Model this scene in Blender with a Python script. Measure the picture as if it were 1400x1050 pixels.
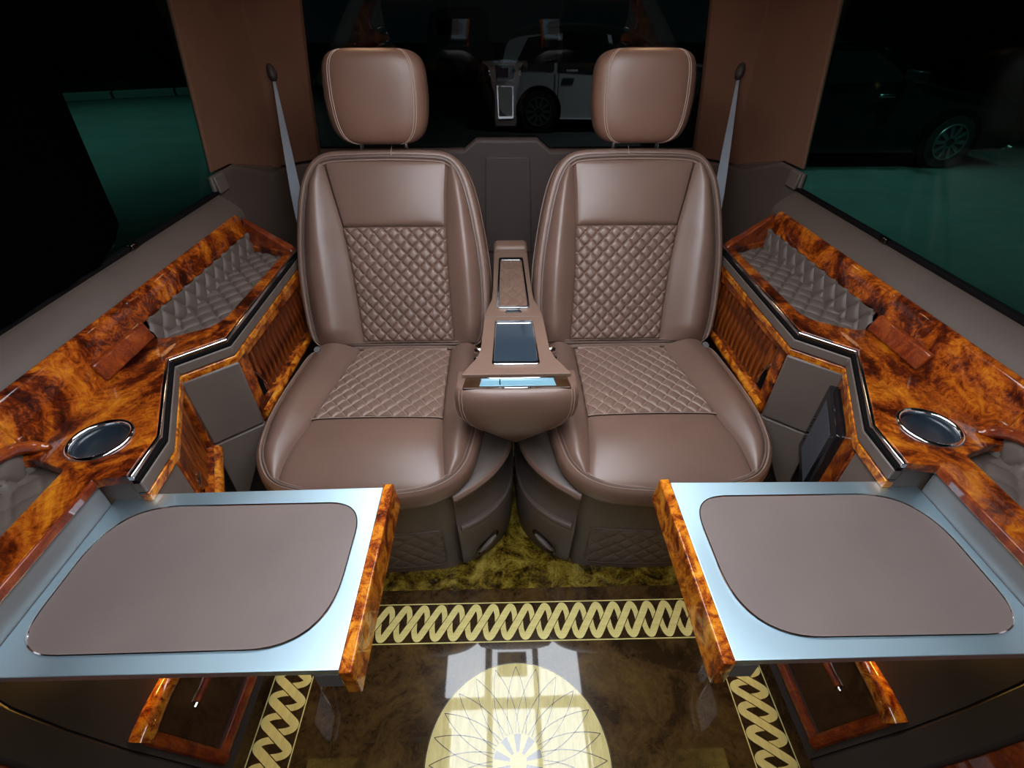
import bpy, bmesh, math, random
import numpy as np
from mathutils import Vector, Matrix

random.seed(4)
for o in list(bpy.data.objects):
    bpy.data.objects.remove(o)
scene = bpy.context.scene
col = scene.collection

# ------------------------------------------------------------------ camera
cam_d = bpy.data.cameras.new('camera')
cam_d.sensor_width = 36.0
cam_d.sensor_fit = 'HORIZONTAL'
cam_d.lens = 36.0 * 650 / 1400
cam_d.clip_start = 0.02
cam_d.clip_end = 200
cam = bpy.data.objects.new('camera', cam_d)
col.objects.link(cam)
cam.location = (-0.027, 0.0, 1.2)
cam.rotation_euler = (math.radians(90) - math.atan(505 / 650), 0, math.radians(-1.25))
scene.camera = cam

# ------------------------------------------------------------------ world, exposure
world = bpy.data.worlds.new('night')
scene.world = world
world.use_nodes = True
world.node_tree.nodes['Background'].inputs[0].default_value = (0.35, 0.8, 0.8, 1)
world.node_tree.nodes['Background'].inputs[1].default_value = 0.012
scene.view_settings.view_transform = 'Standard'
scene.view_settings.look = 'None'
scene.view_settings.exposure = 0.0
scene.view_settings.gamma = 1.0
scene.view_settings.use_curve_mapping = False

PANEL_LIGHT = 11.5      # white ceiling light panels
READ_LIGHT = 16.0        # warm dome lamps over the headrests
LOT_FILL = 1500.0       # added spots that light the lot outside, no lamp in view


def lot_fill(loc, power, color, half):
    """added fill spot shining straight down on the lot, cone clear of the van"""
    d = bpy.data.lights.new('parking_lot_fill', 'SPOT')
    d.energy = power
    d.color = color
    d.spot_size = math.radians(2 * half)
    d.spot_blend = 0.8
    d.shadow_soft_size = 0.3
    o = bpy.data.objects.new('parking_lot_fill', d)
    o.location = loc
    col.objects.link(o)


lot_fill((-7.5, 9.5, 5.5), LOT_FILL * 0.55, (0.75, 1.0, 0.92), 52)
lot_fill((6.2, 4.6, 5.0), LOT_FILL * 0.25, (0.75, 1.0, 0.92), 44)
lot_fill((2.8, 7.4, 5.0), LOT_FILL * 0.40, (0.95, 1.0, 1.0), 48)


# ------------------------------------------------------------------ materials
def nmat(name):
    m = bpy.data.materials.new(name)
    m.use_nodes = True
    nt = m.node_tree
    b = nt.nodes['Principled BSDF']
    return m, nt, b


def N(nt, t, **kw):
    n = nt.nodes.new(t)
    for k, v in kw.items():
        if k in n.inputs:
            n.inputs[k].default_value = v
        else:
            setattr(n, k, v)
    return n


def ramp(nt, stops):
    r = nt.nodes.new('ShaderNodeValToRGB')
    e = r.color_ramp.elements
    while len(e) < len(stops):
        e.new(0.5)
    for i, (p, c) in enumerate(stops):
        e[i].position = p
        e[i].color = (*c, 1)
    return r


def simple(name, c, rough=0.5, metal=0.0, coat=0.0, spec=0.5, aniso=0.0):
    m, nt, b = nmat(name)
    b.inputs['Base Color'].default_value = (*c, 1)
    b.inputs['Roughness'].default_value = rough
    b.inputs['Metallic'].default_value = metal
    b.inputs['Coat Weight'].default_value = coat
    b.inputs['Coat Roughness'].default_value = 0.04
    b.inputs['Specular IOR Level'].default_value = spec
    b.inputs['Anisotropic'].default_value = aniso
    return m


def leather(name, c, rough=0.42, scale=900, bump=0.12, spec=0.5):
    m, nt, b = nmat(name)
    tc = N(nt, 'ShaderNodeTexCoord')
    v = N(nt, 'ShaderNodeTexVoronoi', Scale=scale)
    v.feature = 'DISTANCE_TO_EDGE'
    nz = N(nt, 'ShaderNodeTexNoise', Scale=9.0, Detail=4.0)
    nt.links.new(tc.outputs['Object'], v.inputs['Vector'])
    nt.links.new(tc.outputs['Object'], nz.inputs['Vector'])
    r = ramp(nt, [(0.3, tuple(x * 0.92 for x in c)), (0.7, tuple(min(1, x * 1.07) for x in c))])
    nt.links.new(nz.outputs['Fac'], r.inputs['Fac'])
    nt.links.new(r.outputs['Color'], b.inputs['Base Color'])
    bp = N(nt, 'ShaderNodeBump', Strength=bump, Distance=0.0006)
    nt.links.new(v.outputs['Distance'], bp.inputs['Height'])
    nt.links.new(bp.outputs['Normal'], b.inputs['Normal'])
    b.inputs['Roughness'].default_value = rough
    b.inputs['Specular IOR Level'].default_value = spec
    return m


def burl(name, stops, scale=9.0, coat=1.0, rough=0.3, dist=2.2, stretch=(1, 1, 1), detail=9.0):
    m, nt, b = nmat(name)
    tc = N(nt, 'ShaderNodeTexCoord')
    mp = N(nt, 'ShaderNodeMapping')
    mp.inputs['Scale'].default_value = stretch
    nt.links.new(tc.outputs['Object'], mp.inputs['Vector'])
    n1 = N(nt, 'ShaderNodeTexNoise', Scale=scale, Detail=detail, Roughness=0.62, Distortion=dist)
    n2 = N(nt, 'ShaderNodeTexNoise', Scale=scale * 5.5, Detail=6.0, Roughness=0.7, Distortion=dist * 1.4)
    nt.links.new(mp.outputs['Vector'], n1.inputs['Vector'])
    nt.links.new(mp.outputs['Vector'], n2.inputs['Vector'])
    mx = N(nt, 'ShaderNodeMath', operation='MULTIPLY_ADD')
    mx.inputs[1].default_value = 0.34
    nt.links.new(n2.outputs['Fac'], mx.inputs[0])
    ml = N(nt, 'ShaderNodeMath', operation='MULTIPLY')
    ml.inputs[1].default_value = 0.70
    nt.links.new(n1.outputs['Fac'], ml.inputs[0])
    nt.links.new(ml.outputs[0], mx.inputs[2])
    r = ramp(nt, stops)
    nt.links.new(mx.outputs[0], r.inputs['Fac'])
    nt.links.new(r.outputs['Color'], b.inputs['Base Color'])
    b.inputs['Roughness'].default_value = rough
    b.inputs['Coat Weight'].default_value = coat
    b.inputs['Coat Roughness'].default_value = 0.03
    b.inputs['Specular IOR Level'].default_value = 0.1
    return m


M = {}
M['leather'] = leather('seat_leather', (0.152, 0.086, 0.064), 0.37)
M['quilt'] = leather('quilted_leather', (0.164, 0.096, 0.072), 0.42)
M['head'] = leather('perforated_leather', (0.140, 0.068, 0.045), 0.42, scale=420, bump=0.35)
M['stitch'] = simple('stitch_thread', (0.30, 0.20, 0.155), 0.6)
M['piping'] = leather('piping_leather', (0.115, 0.071, 0.056), 0.45)
M['console'] = leather('console_leather', (0.170, 0.098, 0.070), 0.45)
M['grey'] = leather('panel_leather', (0.102, 0.075, 0.063), 0.5)
M['sill'] = leather('sill_vinyl', (0.074, 0.050, 0.040), 0.6)
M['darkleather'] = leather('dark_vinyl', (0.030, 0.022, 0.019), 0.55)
M['suede'] = leather('pillar_suede', (0.128, 0.060, 0.037), 0.95, scale=500, bump=0.25, spec=0.15)
M['trim'] = simple('tailgate_plastic', (0.078, 0.054, 0.050), 0.55)
WS = [(0.41, (0.014, 0.002, 0.001)), (0.485, (0.085, 0.011, 0.002)), (0.55, (0.28, 0.052, 0.004)), (0.67, (0.58, 0.19, 0.011))]
M['wood'] = burl('amber_burl', WS, 6.5)
M['wood2'] = burl('amber_burl_strip', [(0.38, (0.030, 0.005, 0.002)), (0.47, (0.20, 0.030, 0.003)), (0.55, (0.48, 0.14, 0.008)), (0.68, (0.70, 0.30, 0.03))], 22.0)
M['redwood'] = burl('red_burl', [(0.3, (0.025, 0.004, 0.002)), (0.5, (0.15, 0.022, 0.006)), (0.7, (0.33, 0.07, 0.010))], 12.0)
M['slat'] = burl('slat_wood', [(0.38, (0.018, 0.003, 0.001)), (0.5, (0.10, 0.018, 0.003)), (0.66, (0.30, 0.070, 0.008))], 14.0, 0.7, 0.3, 1.0, (6, 6, 0.6))
M['darkwood'] = burl('dark_gloss_wood', [(0.3, (0.012, 0.006, 0.003)), (0.6, (0.05, 0.022, 0.010))], 12.0)
M['chrome'] = simple('chrome', (0.82, 0.83, 0.86), 0.10, 1.0)
M['gunmetal'] = simple('dark_chrome', (0.16, 0.15, 0.15), 0.16, 1.0)
M['alu'] = simple('brushed_aluminium', (0.66, 0.86, 0.97), 0.44, 1.0, aniso=0.3)
M['housing'] = simple('satin_grey_metal', (0.125, 0.12, 0.118), 0.5, 0.1)
M['tableleather'] = leather('table_leather', (0.145, 0.108, 0.097), 0.5, 700, 0.05)
M['black'] = simple('black_gloss', (0.006, 0.007, 0.009), 0.12)
M['blackmatte'] = simple('black_matte', (0.005, 0.004, 0.004), 0.9, spec=0.05)
M['cloth'] = simple('black_cloth', (0.0006, 0.0006, 0.0007), 1.0, spec=0.0)
M['screen'] = simple('screen_glass', (0.055, 0.058, 0.070), 0.35)
M['phone'] = simple('smoked_glass', (0.030, 0.042, 0.058), 0.10, coat=1.0)
M['cupglass'] = simple('cup_well', (0.010, 0.016, 0.023), 0.28)
M['ice'] = simple('pale_blue_acrylic', (0.16, 0.30, 0.37), 0.2)
M['belt'] = leather('belt_webbing', (0.22, 0.25, 0.30), 0.6, 1500, 0.3)
M['inlay'] = burl('pale_inlay_veneer', [(0.3, (0.50, 0.40, 0.13)), (0.6, (0.72, 0.62, 0.25))], 30.0, 1.0, 0.25, 0.6, (0.35, 3, 1))
M['inlayline'] = simple('dark_inlay_line', (0.045, 0.030, 0.010), 0.25, coat=1.0)
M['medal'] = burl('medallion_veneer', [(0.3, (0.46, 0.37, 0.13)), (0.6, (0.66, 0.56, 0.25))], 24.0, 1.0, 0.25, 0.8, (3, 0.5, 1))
M['walnut'] = simple('walnut_inlay', (0.06, 0.045, 0.035), 0.25, coat=1.0)
M['floor'] = burl('dark_floor_burl', [(0.34, (0.006, 0.003, 0.001)), (0.46, (0.030, 0.015, 0.005)), (0.56, (0.060, 0.032, 0.010)), (0.70, (0.105, 0.062, 0.018))], 7.0, 1.0, 0.22, 1.2)
M['gold'] = burl('golden_floor_burl', [(0.40, (0.012, 0.006, 0.001)), (0.48, (0.060, 0.037, 0.004)), (0.55, (0.15, 0.105, 0.013)), (0.68, (0.32, 0.24, 0.050))], 13.0, 1.0, 0.22, 1.5)
M['band'] = burl('band_ground_veneer', [(0.3, (0.010, 0.006, 0.003)), (0.6, (0.040, 0.022, 0.009))], 20.0, 1.0, 0.2, 1.0)
M['rubber'] = simple('tyre_rubber', (0.010, 0.010, 0.010), 0.8)
M['rim'] = simple('alloy_rim', (0.35, 0.37, 0.38), 0.3, 0.9)
M['whitepaint'] = simple('white_paint', (0.55, 0.57, 0.58), 0.3, coat=0.8)
M['blackpaint'] = simple('black_paint', (0.008, 0.009, 0.010), 0.25, coat=1.0)
M['carglass'] = simple('car_glass', (0.010, 0.012, 0.013), 0.08)
M['asphalt'] = burl('asphalt', [(0.3, (0.055, 0.065, 0.062)), (0.7, (0.085, 0.10, 0.096))], 1.2, 0.0, 0.85, 0.5)
M['kerb'] = simple('kerb_concrete', (0.16, 0.17, 0.16), 0.9)
M['hedge'] = simple('hedge_leaves', (0.010, 0.022, 0.012), 0.9)
M['ceil'] = simple('headliner', (0.20, 0.16, 0.13), 0.9)
M['lamp'] = None


def emis(name, c, s):
    m, nt, b = nmat(name)
    b.inputs['Base Color'].default_value = (0.8, 0.8, 0.8, 1)
    b.inputs['Emission Color'].default_value = (*c, 1)
    b.inputs['Emission Strength'].default_value = s
    return m


M['lamp'] = emis('ceiling_panel_light', (0.86, 0.93, 1.0), PANEL_LIGHT)
M['warm'] = emis('warm_dome_light', (1.0, 0.62, 0.34), READ_LIGHT)
M['amber'] = emis('amber_led', (1.0, 0.55, 0.10), 150.0)


def tinted(name, c, refl=1.0):
    m = bpy.data.materials.new(name)
    m.use_nodes = True
    nt = m.node_tree
    nt.nodes.remove(nt.nodes['Principled BSDF'])
    tr = N(nt, 'ShaderNodeBsdfTransparent')
    tr.inputs['Color'].default_value = (*c, 1)
    gl = N(nt, 'ShaderNodeBsdfGlossy')
    gl.inputs['Roughness'].default_value = 0.0
    gl.inputs['Color'].default_value = (refl, refl, refl, 1)
    ge = N(nt, 'ShaderNodeNewGeometry')
    dt = N(nt, 'ShaderNodeVectorMath', operation='DOT_PRODUCT')
    nt.links.new(ge.outputs['Incoming'], dt.inputs[0])
    nt.links.new(ge.outputs['Normal'], dt.inputs[1])
    ab = N(nt, 'ShaderNodeMath', operation='ABSOLUTE')
    nt.links.new(dt.outputs['Value'], ab.inputs[0])
    om = N(nt, 'ShaderNodeMath', operation='SUBTRACT')
    om.inputs[0].default_value = 1.0
    nt.links.new(ab.outputs[0], om.inputs[1])
    pw = N(nt, 'ShaderNodeMath', operation='POWER')
    nt.links.new(om.outputs[0], pw.inputs[0])
    pw.inputs[1].default_value = 5.0
    fr = N(nt, 'ShaderNodeMath', operation='MULTIPLY_ADD')
    nt.links.new(pw.outputs[0], fr.inputs[0])
    fr.inputs[1].default_value = 0.96
    fr.inputs[2].default_value = 0.04
    mx = N(nt, 'ShaderNodeMixShader')
    nt.links.new(fr.outputs[0], mx.inputs[0])
    nt.links.new(tr.outputs[0], mx.inputs[1])
    nt.links.new(gl.outputs[0], mx.inputs[2])
    nt.links.new(mx.outputs[0], nt.nodes['Material Output'].inputs[0])
    return m


M['sideglass'] = tinted('green_tinted_glass', (0.45, 0.80, 0.74), 0.35)
M['rearglass'] = tinted('privacy_glass', (0.40, 0.42, 0.43), 0.7)

# ------------------------------------------------------------------ mesh helpers
BASE = {}


def root_base(o):
    while o.parent is not None:
        o = o.parent
    return BASE.get(o.name, Vector((0, 0, 0)))


def thing(name, label, cat, base=(0, 0, 0), group=None, kind=None):
    o = bpy.data.objects.new(name, None)
    o.empty_display_size = 0.05
    o.location = base
    col.objects.link(o)
    BASE[o.name] = Vector(base)
    tag(o, label, cat, group, kind)
    return o


def tag(o, label=None, cat=None, group=None, kind=None):
    if label:
        o['label'] = label
    if cat:
        o['category'] = cat
    if group:
        o['group'] = group
    if kind:
        o['kind'] = kind
    return o


def mk(name, verts, faces, mat, parent=None, smooth=True, bevel=0.0, seg=2, angle=35, label=None):
    base = root_base(parent) if parent else Vector((0, 0, 0))
    me = bpy.data.meshes.new(name)
    me.from_pydata([tuple(Vector(v) - base) for v in verts], [], faces)
    return fin(name, me, mat, parent, smooth, bevel, seg, angle, label)


def fin(name, me, mat, parent, smooth, bevel, seg, angle, label=None):
    bm = bmesh.new()
    bm.from_mesh(me)
    bmesh.ops.recalc_face_normals(bm, faces=bm.faces)
    bm.to_mesh(me)
    bm.free()
    me.materials.append(M[mat] if isinstance(mat, str) else mat)
    if smooth:
        me.polygons.foreach_set('use_smooth', [True] * len(me.polygons))
        me.set_sharp_from_angle(angle=math.radians(angle))
    o = bpy.data.objects.new(name, me)
    col.objects.link(o)
    if parent:
        o.parent = parent
    if bevel > 0:
        b = o.modifiers.new('bevel', 'BEVEL')
        b.width = bevel
        b.segments = seg
        b.limit_method = 'ANGLE'
        b.angle_limit = math.radians(30)
    if label:
        o['label'] = label
    return o


def boxm(x0, x1, y0, y1, z0, z1):
    v = [(x, y, z) for z in (z0, z1) for y in (y0, y1) for x in (x0, x1)]
    f = [(0, 2, 3, 1), (4, 5, 7, 6), (0, 1, 5, 4), (2, 6, 7, 3), (0, 4, 6, 2), (1, 3, 7, 5)]
    return v, f


def box(name, x0, x1, y0, y1, z0, z1, mat, parent=None, bevel=0.002, **k):
    v, f = boxm(x0, x1, y0, y1, z0, z1)
    return mk(name, v, f, mat, parent, bevel=bevel, **k)


def merge(parts):
    V, F = [], []
    for v, f in parts:
        n = len(V)
        V += list(v)
        F += [tuple(i + n for i in q) for q in f]
    return V, F


def hexa(p):
    """8 corners: bottom loop 4, top loop 4"""
    return list(p), [(3, 2, 1, 0), (4, 5, 6, 7), (0, 1, 5, 4), (1, 2, 6, 5), (2, 3, 7, 6), (3, 0, 4, 7)]


def loftm(rings, closed=True, cap0=True, cap1=True):
    n = len(rings[0])
    V = [p for r in rings for p in r]
    F = []
    m = n if closed else n - 1
    for i in range(len(rings) - 1):
        for j in range(m):
            k = (j + 1) % n
            F.append((i * n + j, i * n + k, (i + 1) * n + k, (i + 1) * n + j))
    if cap0:
        F.append(tuple(range(n))[::-1])
    if cap1:
        F.append(tuple((len(rings) - 1) * n + j for j in range(n)))
    return V, F


def gridm(fn, nu, nv):
    V = [fn(i / nu, j / nv) for j in range(nv + 1) for i in range(nu + 1)]
    F = [(j * (nu + 1) + i, j * (nu + 1) + i + 1, (j + 1) * (nu + 1) + i + 1, (j + 1) * (nu + 1) + i)
         for j in range(nv) for i in range(nu)]
    return V, F


def tubem(pts, r, n=8, closed=False):
    pts = [Vector(p) for p in pts]
    m = len(pts)
    rings = []
    up = None
    for i in range(m):
        if closed:
            t = pts[(i + 1) % m] - pts[i - 1]
        else:
            t = pts[min(i + 1, m - 1)] - pts[max(i - 1, 0)]
        t.normalize()
        if up is None:
            up = Vector((0, 0, 1)) if abs(t.z) < 0.9 else Vector((1, 0, 0))
        a = t.cross(up)
        if a.length < 1e-6:
            a = t.orthogonal()
        a.normalize()
        b = a.cross(t)
        up = b
        rr = r(i / max(1, m - 1)) if callable(r) else r
        rings.append([pts[i] + (a * math.cos(2 * math.pi * k / n) + b * math.sin(2 * math.pi * k / n)) * rr for k in range(n)])
    if closed:
        rings.append(rings[0])
        return loftm(rings, True, False, False)
    return loftm(rings)


def catmull(pts, k=6, closed=False):
    pts = [np.array(p, float) for p in pts]
    n = len(pts)
    out = []
    rng = n if closed else n - 1
    for i in range(rng):
        if closed:
            p0, p1, p2, p3 = pts[i - 1], pts[i], pts[(i + 1) % n], pts[(i + 2) % n]
        else:
            p0, p1, p2, p3 = pts[max(i - 1, 0)], pts[i], pts[i + 1], pts[min(i + 2, n - 1)]
        for j in range(k):
            t = j / k
            out.append(0.5 * ((2 * p1) + (-p0 + p2) * t + (2 * p0 - 5 * p1 + 4 * p2 - p3) * t * t + (-p0 + 3 * p1 - 3 * p2 + p3) * t ** 3))
    if not closed:
        out.append(pts[-1])
    return [tuple(float(c) for c in p) for p in out]


def resample(pts, n, closed=True):
    P = np.array(list(pts) + ([pts[0]] if closed else []), float)
    d = np.concatenate([[0], np.cumsum(np.linalg.norm(np.diff(P, axis=0), axis=1))])
    t = np.linspace(0, d[-1], n + 1)[:-1] if closed else np.linspace(0, d[-1], n)
    return np.stack([np.interp(t, d, P[:, i]) for i in range(P.shape[1])], 1)


def smooth_closed(P, it):
    for _ in range(it):
        P = 0.5 * P + 0.25 * (np.roll(P, 1, 0) + np.roll(P, -1, 0))
    return P


def normals2(P):
    T = np.roll(P, -1, 0) - np.roll(P, 1, 0)
    T /= np.linalg.norm(T, axis=1)[:, None] + 1e-9
    Nn = np.stack([T[:, 1], -T[:, 0]], 1)
    a = 0.5 * np.sum(P[:, 0] * np.roll(P[:, 1], -1) - np.roll(P[:, 0], -1) * P[:, 1])
    return Nn if a > 0 else -Nn


def rpoly(pts, rad, seg=6):
    """polygon with rounded corners; rad scalar or list"""
    n = len(pts)
    if not hasattr(rad, '__len__'):
        rad = [rad] * n
    out = []
    for i in range(n):
        p = np.array(pts[i], float)
        a = np.array(pts[i - 1], float) - p
        b = np.array(pts[(i + 1) % n], float) - p
        r = rad[i]
        if r <= 0:
            out.append(tuple(p))
            continue
        la, lb = np.linalg.norm(a), np.linalg.norm(b)
        d = min(r, la * 0.49, lb * 0.49)
        a = p + a / la * d
        b = p + b / lb * d
        for k in range(seg + 1):
            t = k / seg
            q = (1 - t) ** 2 * a + 2 * t * (1 - t) * p + t * t * b
            out.append(tuple(q))
    return out


def plate(name, outline, z0, z1, mat, parent=None, holes=(), f=None, bevel=0.0015, seg=2, **k):
    """extruded polygon with holes; f maps (a,b,c)->world"""
    f = f or (lambda a, b, c: (a, b, c))
    base = root_base(parent) if parent else Vector((0, 0, 0))
    bm = bmesh.new()
    es = []
    for loop in [outline] + list(holes):
        vs = [bm.verts.new((p[0], p[1], z1)) for p in loop]
        for i in range(len(vs)):
            es.append(bm.edges.new((vs[i], vs[(i + 1) % len(vs)])))
    if holes:
        bmesh.ops.triangle_fill(bm, use_beauty=True, use_dissolve=False, edges=es)
    else:
        bm.faces.new([v for v in bm.verts])
    r = bmesh.ops.extrude_face_region(bm, geom=list(bm.faces))
    for g in r['geom']:
        if isinstance(g, bmesh.types.BMVert):
            g.co.z = z0
    for v in bm.verts:
        v.co = Vector(f(v.co.x, v.co.y, v.co.z)) - base
    me = bpy.data.meshes.new(name)
    bm.to_mesh(me)
    bm.free()
    return fin(name, me, mat, parent, True, bevel, seg, k.get('angle', 35), k.get('label'))


def offset_path(path, d):
    """offset open 2-D polyline to its left by d with mitres"""
    P = [np.array(p, float) for p in path]
    n = len(P)
    out = []
    for i in range(n):
        ns = []
        if i > 0:
            t = P[i] - P[i - 1]
            ns.append(np.array([-t[1], t[0]]) / np.linalg.norm(t))
        if i < n - 1:
            t = P[i + 1] - P[i]
            ns.append(np.array([-t[1], t[0]]) / np.linalg.norm(t))
        if len(ns) == 1:
            q = P[i] + ns[0] * d
        else:
            m = ns[0] + ns[1]
            m /= np.linalg.norm(m)
            q = P[i] + m * d / max(0.35, m.dot(ns[0]))
        out.append(tuple(q))
    return out


def bandm(path, d0, d1, z0, z1, s):
    a = offset_path(path, d0)
    b = offset_path(path, d1)
    loops = []
    for (p, q) in zip(a, b):
        loops.append([(s * p[0], p[1], z0), (s * p[0], p[1], z1), (s * q[0], q[1], z1), (s * q[0], q[1], z0)])
    return loftm(loops)


def circle(cx, cy, r, n=40, ry=None):
    ry = ry or r
    return [(cx + r * math.cos(2 * math.pi * i / n), cy + ry * math.sin(2 * math.pi * i / n)) for i in range(n)]


def puff(a, b, pa, pb, amp):
    """diamond quilting height"""
    p = abs(math.sin(math.pi * (a / pa + b / pb)))
    q = abs(math.sin(math.pi * (a / pa - b / pb)))
    return amp * 1.12 * (1 - math.exp(-3.2 * p)) * (1 - math.exp(-3.2 * q))


# ------------------------------------------------------------------ floor with inlays
floor = thing('floor', 'dark glossy burl wood floor with pale chain inlay border and medallion', 'floor', (0, 0, 0), kind='structure')
box('burl_field', -0.66, 0.66, -0.9, 0.662, -0.03, 0.0, 'floor', floor, bevel=0)
box('golden_strip', -0.75, 0.75, 0.6625, 1.98, -0.03, 0.0, 'gold', floor, bevel=0)
ZI = 0.0004


def strip(name, x0, x1, y0, y1, z, mat):
    return mk(name, [(x0, y0, z), (x1, y0, z), (x1, y1, z), (x0, y1, z)], [(0, 1, 2, 3)], mat, floor, smooth=False)


strip('band_ground', -0.559, 0.559, 0.527, 0.623, ZI, 'band')
strip('band_ground', -0.559, -0.473, -0.6, 0.5268, ZI, 'band')
strip('band_ground', 0.473, 0.559, -0.6, 0.5268, ZI, 'band')
for (a, b, c, d) in [(-0.5605, 0.5605, 0.622, 0.6246), (-0.474, 0.474, 0.5255, 0.5281),
                     (-0.5605, -0.558, -0.6, 0.622), (0.558, 0.5605, -0.6, 0.622),
                     (-0.474, -0.4715, -0.6, 0.5255), (0.4715, 0.474, -0.6, 0.5255)]:
    strip('pale_line', a, b, c, d, ZI * 2.5, 'inlay')
LP = [(.85, -.04, .0062), (.835, .12, .0064), (.80, .25, .0068), (.72, .36, .0072), (.60, .408, .0076), (.47, .355, .0082), (.24, .18, .0084), (0, 0, .0084)]
LP = LP + [(-a, -b, c) for a, b, c in LP[-2::-1]]


def stroke(pw, h, mat, name, zf, clip=True):
    pts = [(a, b) for a, b, c in pw]
    L_ = []
    for sg_ in (1, -1):
        o_ = offset_path(pts, sg_)
        L_.append([(p[0] + (q[0] - p[0]) / max(.3, math.dist(p, q)) * w[2], p[1] + (q[1] - p[1]) / max(.3, math.dist(p, q)) * w[2]) for p, q, w in zip(pts, o_, pw)])
    hc = h * 0.5 - 0.0005
    V = [(a, max(-hc, min(hc, b)), zf(i)) for l in L_ for i, (a, b) in enumerate(l)]
    n = len(pts)
    F = [(i, i + 1, n + i + 1, n + i) for i in range(n - 1)]
    me = bpy.data.meshes.new(name)
    me.from_pydata(V, [], F)
    me.materials.append(M[mat])
    bm = bmesh.new()
    bm.from_mesh(me)
    bmesh.ops.recalc_face_normals(bm, faces=bm.faces)
    if sum(f.normal.z for f in bm.faces) < 0:
        bmesh.ops.reverse_faces(bm, faces=bm.faces)
    bm.to_mesh(me)
    bm.free()
    return me


def link_mesh(pitch, h):
    pw = catmull([(a * pitch, b * h, c) for a, b, c in LP], 5)
    n = len(pw)
    zf = lambda i: .0007 * max(0.0, min(1.0, 2.2 - 4.4 * abs(i / (n - 1) - .5)))
    me = stroke(pw, h, 'inlay', 'inlay_link', zf)
    core = [(a, b, c + .0016) for a, b, c in pw if abs(b) < h * .30][6:-6]
    core = [(a * pitch, b * h, .0100) for a, b in ((-.44, -.33), (-.22, -.165), (0, 0), (.22, .165), (.44, .33))]
    out = stroke(core, h, 'band', 'link_gap_line', lambda i: .00035)  # dark veneer outline separating the interlaced links
    return me, out


lm1 = link_mesh(0.0440, 0.0930)
lm2 = link_mesh(0.0440, 0.0830)


def link(me, x, y, rz, z):
    o = bpy.data.objects.new('inlay_link', me[0])
    o.location = (x, y, z)
    o.rotation_euler = (0, 0, rz)
    col.objects.link(o)
    o.parent = floor
    q = bpy.data.objects.new('link_outline', me[1])
    col.objects.link(q)
    q.parent = o


for k in range(-10, 11):
    link(lm1, k * 0.0440, 0.575, 0, ZI * 2)
for sx in (-1, 1):
    for k in range(-2, 13):
        link(lm2, sx * 0.516, 0.500 - k * 0.0440 - 0.022, math.pi / 2, ZI * 2)
# medallion
mx, my, mr = -0.008, 0.289, 0.190
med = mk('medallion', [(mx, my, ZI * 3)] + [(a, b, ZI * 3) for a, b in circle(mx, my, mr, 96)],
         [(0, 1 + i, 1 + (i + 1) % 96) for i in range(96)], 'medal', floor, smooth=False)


def ribbon(name, pts, w, z, mat, parent, closed=False):
    P = list(pts)
    if closed:
        P = P + [P[0], P[1]]
    a = offset_path(P, w / 2)
    b = offset_path(P, -w / 2)
    if closed:
        a, b = a[:-1], b[:-1]
        a[0], b[0] = a[-1], b[-1]
    n = len(a)
    return ([(p[0], p[1], z) for p in a] + [(p[0], p[1], z) for p in b], [(i, n + i, n + i + 1, i + 1) for i in range(n - 1)])


V, F = ribbon('', circle(mx, my, mr - 0.001, 96), 0.0016, ZI * 5, 'inlayline', med, True)
mk('medallion_rim', V, F, 'inlayline', med, smooth=False)
for k in range(24):
    th = 2 * math.pi * k / 24 + math.pi / 2
    parts = []
    for sg in (-1, 1):
        pts = []
        for i in range(15):
            t = i / 14
            r = 0.181 + (0.052 - 0.181) * t
            dl = math.radians(27) * (1 - r / 0.181)
            pts.append((mx + r * math.cos(th + sg * dl), my + r * math.sin(th + sg * dl)))
        parts.append(ribbon('', pts, 0.0014, ZI * 5, '', None))
    V, F = merge(parts)
    mk('petal_line', V, F, 'inlayline', med, smooth=False)
for k in range(20):
    a0, a1 = 2 * math.pi * (k - .5) / 20 + math.pi / 2, 2 * math.pi * (k + .5) / 20 + math.pi / 2
    am = (a0 + a1) / 2
    V = [(mx + r * math.cos(a), my + r * math.sin(a), ZI * 6) for (r, a) in ((0.017, a0), (0.050, a0), (0.0505, am), (0.050, a1), (0.017, a1))]
    mk('hub_wedge', V, [(0, 1, 2, 3, 4)], 'walnut' if k % 2 == 0 else 'inlay', med, smooth=False)
mk('hub', [(a, b, ZI * 8) for a, b in circle(mx, my, 0.018, 32)], [tuple(range(32))], 'inlay', med, smooth=False)

# ------------------------------------------------------------------ ceiling with light panels
ceiling = thing('ceiling', 'headliner of the van above the seats', 'ceiling', (0, 0, 1.4), kind='structure')
box('headliner', -0.90, 0.90, -0.9, 2.05, 1.405, 1.43, 'ceil', ceiling, bevel=0)
for (x0, x1, y0, y1) in [(-.33, -.14, .885, 1.14), (.13, .33, .885, 1.14), (-.30, -.125, .20, .832), (.125, .32, .20, .832),
                         (-.10, .10, .20, .832), (-.10, .10, -.60, .15)]:
    p = thing('ceiling_light', 'white glowing light panel set into the headliner', 'light', ((x0 + x1) / 2, (y0 + y1) / 2, 1.39), 'ceiling light panels')
    plate('diffuser', rpoly([(x0, y0), (x1, y0), (x1, y1), (x0, y1)], .012), 1.395, 1.402, 'lamp', p, bevel=0)
    plate('frame', rpoly([(x0 - .01, y0 - .01), (x1 + .01, y0 - .01), (x1 + .01, y1 + .01), (x0 - .01, y1 + .01)], .014), 1.397, 1.405, 'trim', p,
          holes=[rpoly([(x0, y0), (x1, y0), (x1, y1), (x0, y1)], .012)], bevel=0)
p = thing('ceiling_light', 'square glowing light frame around a dark vent in the headliner', 'light', (0, 1.0, 1.39))
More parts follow.
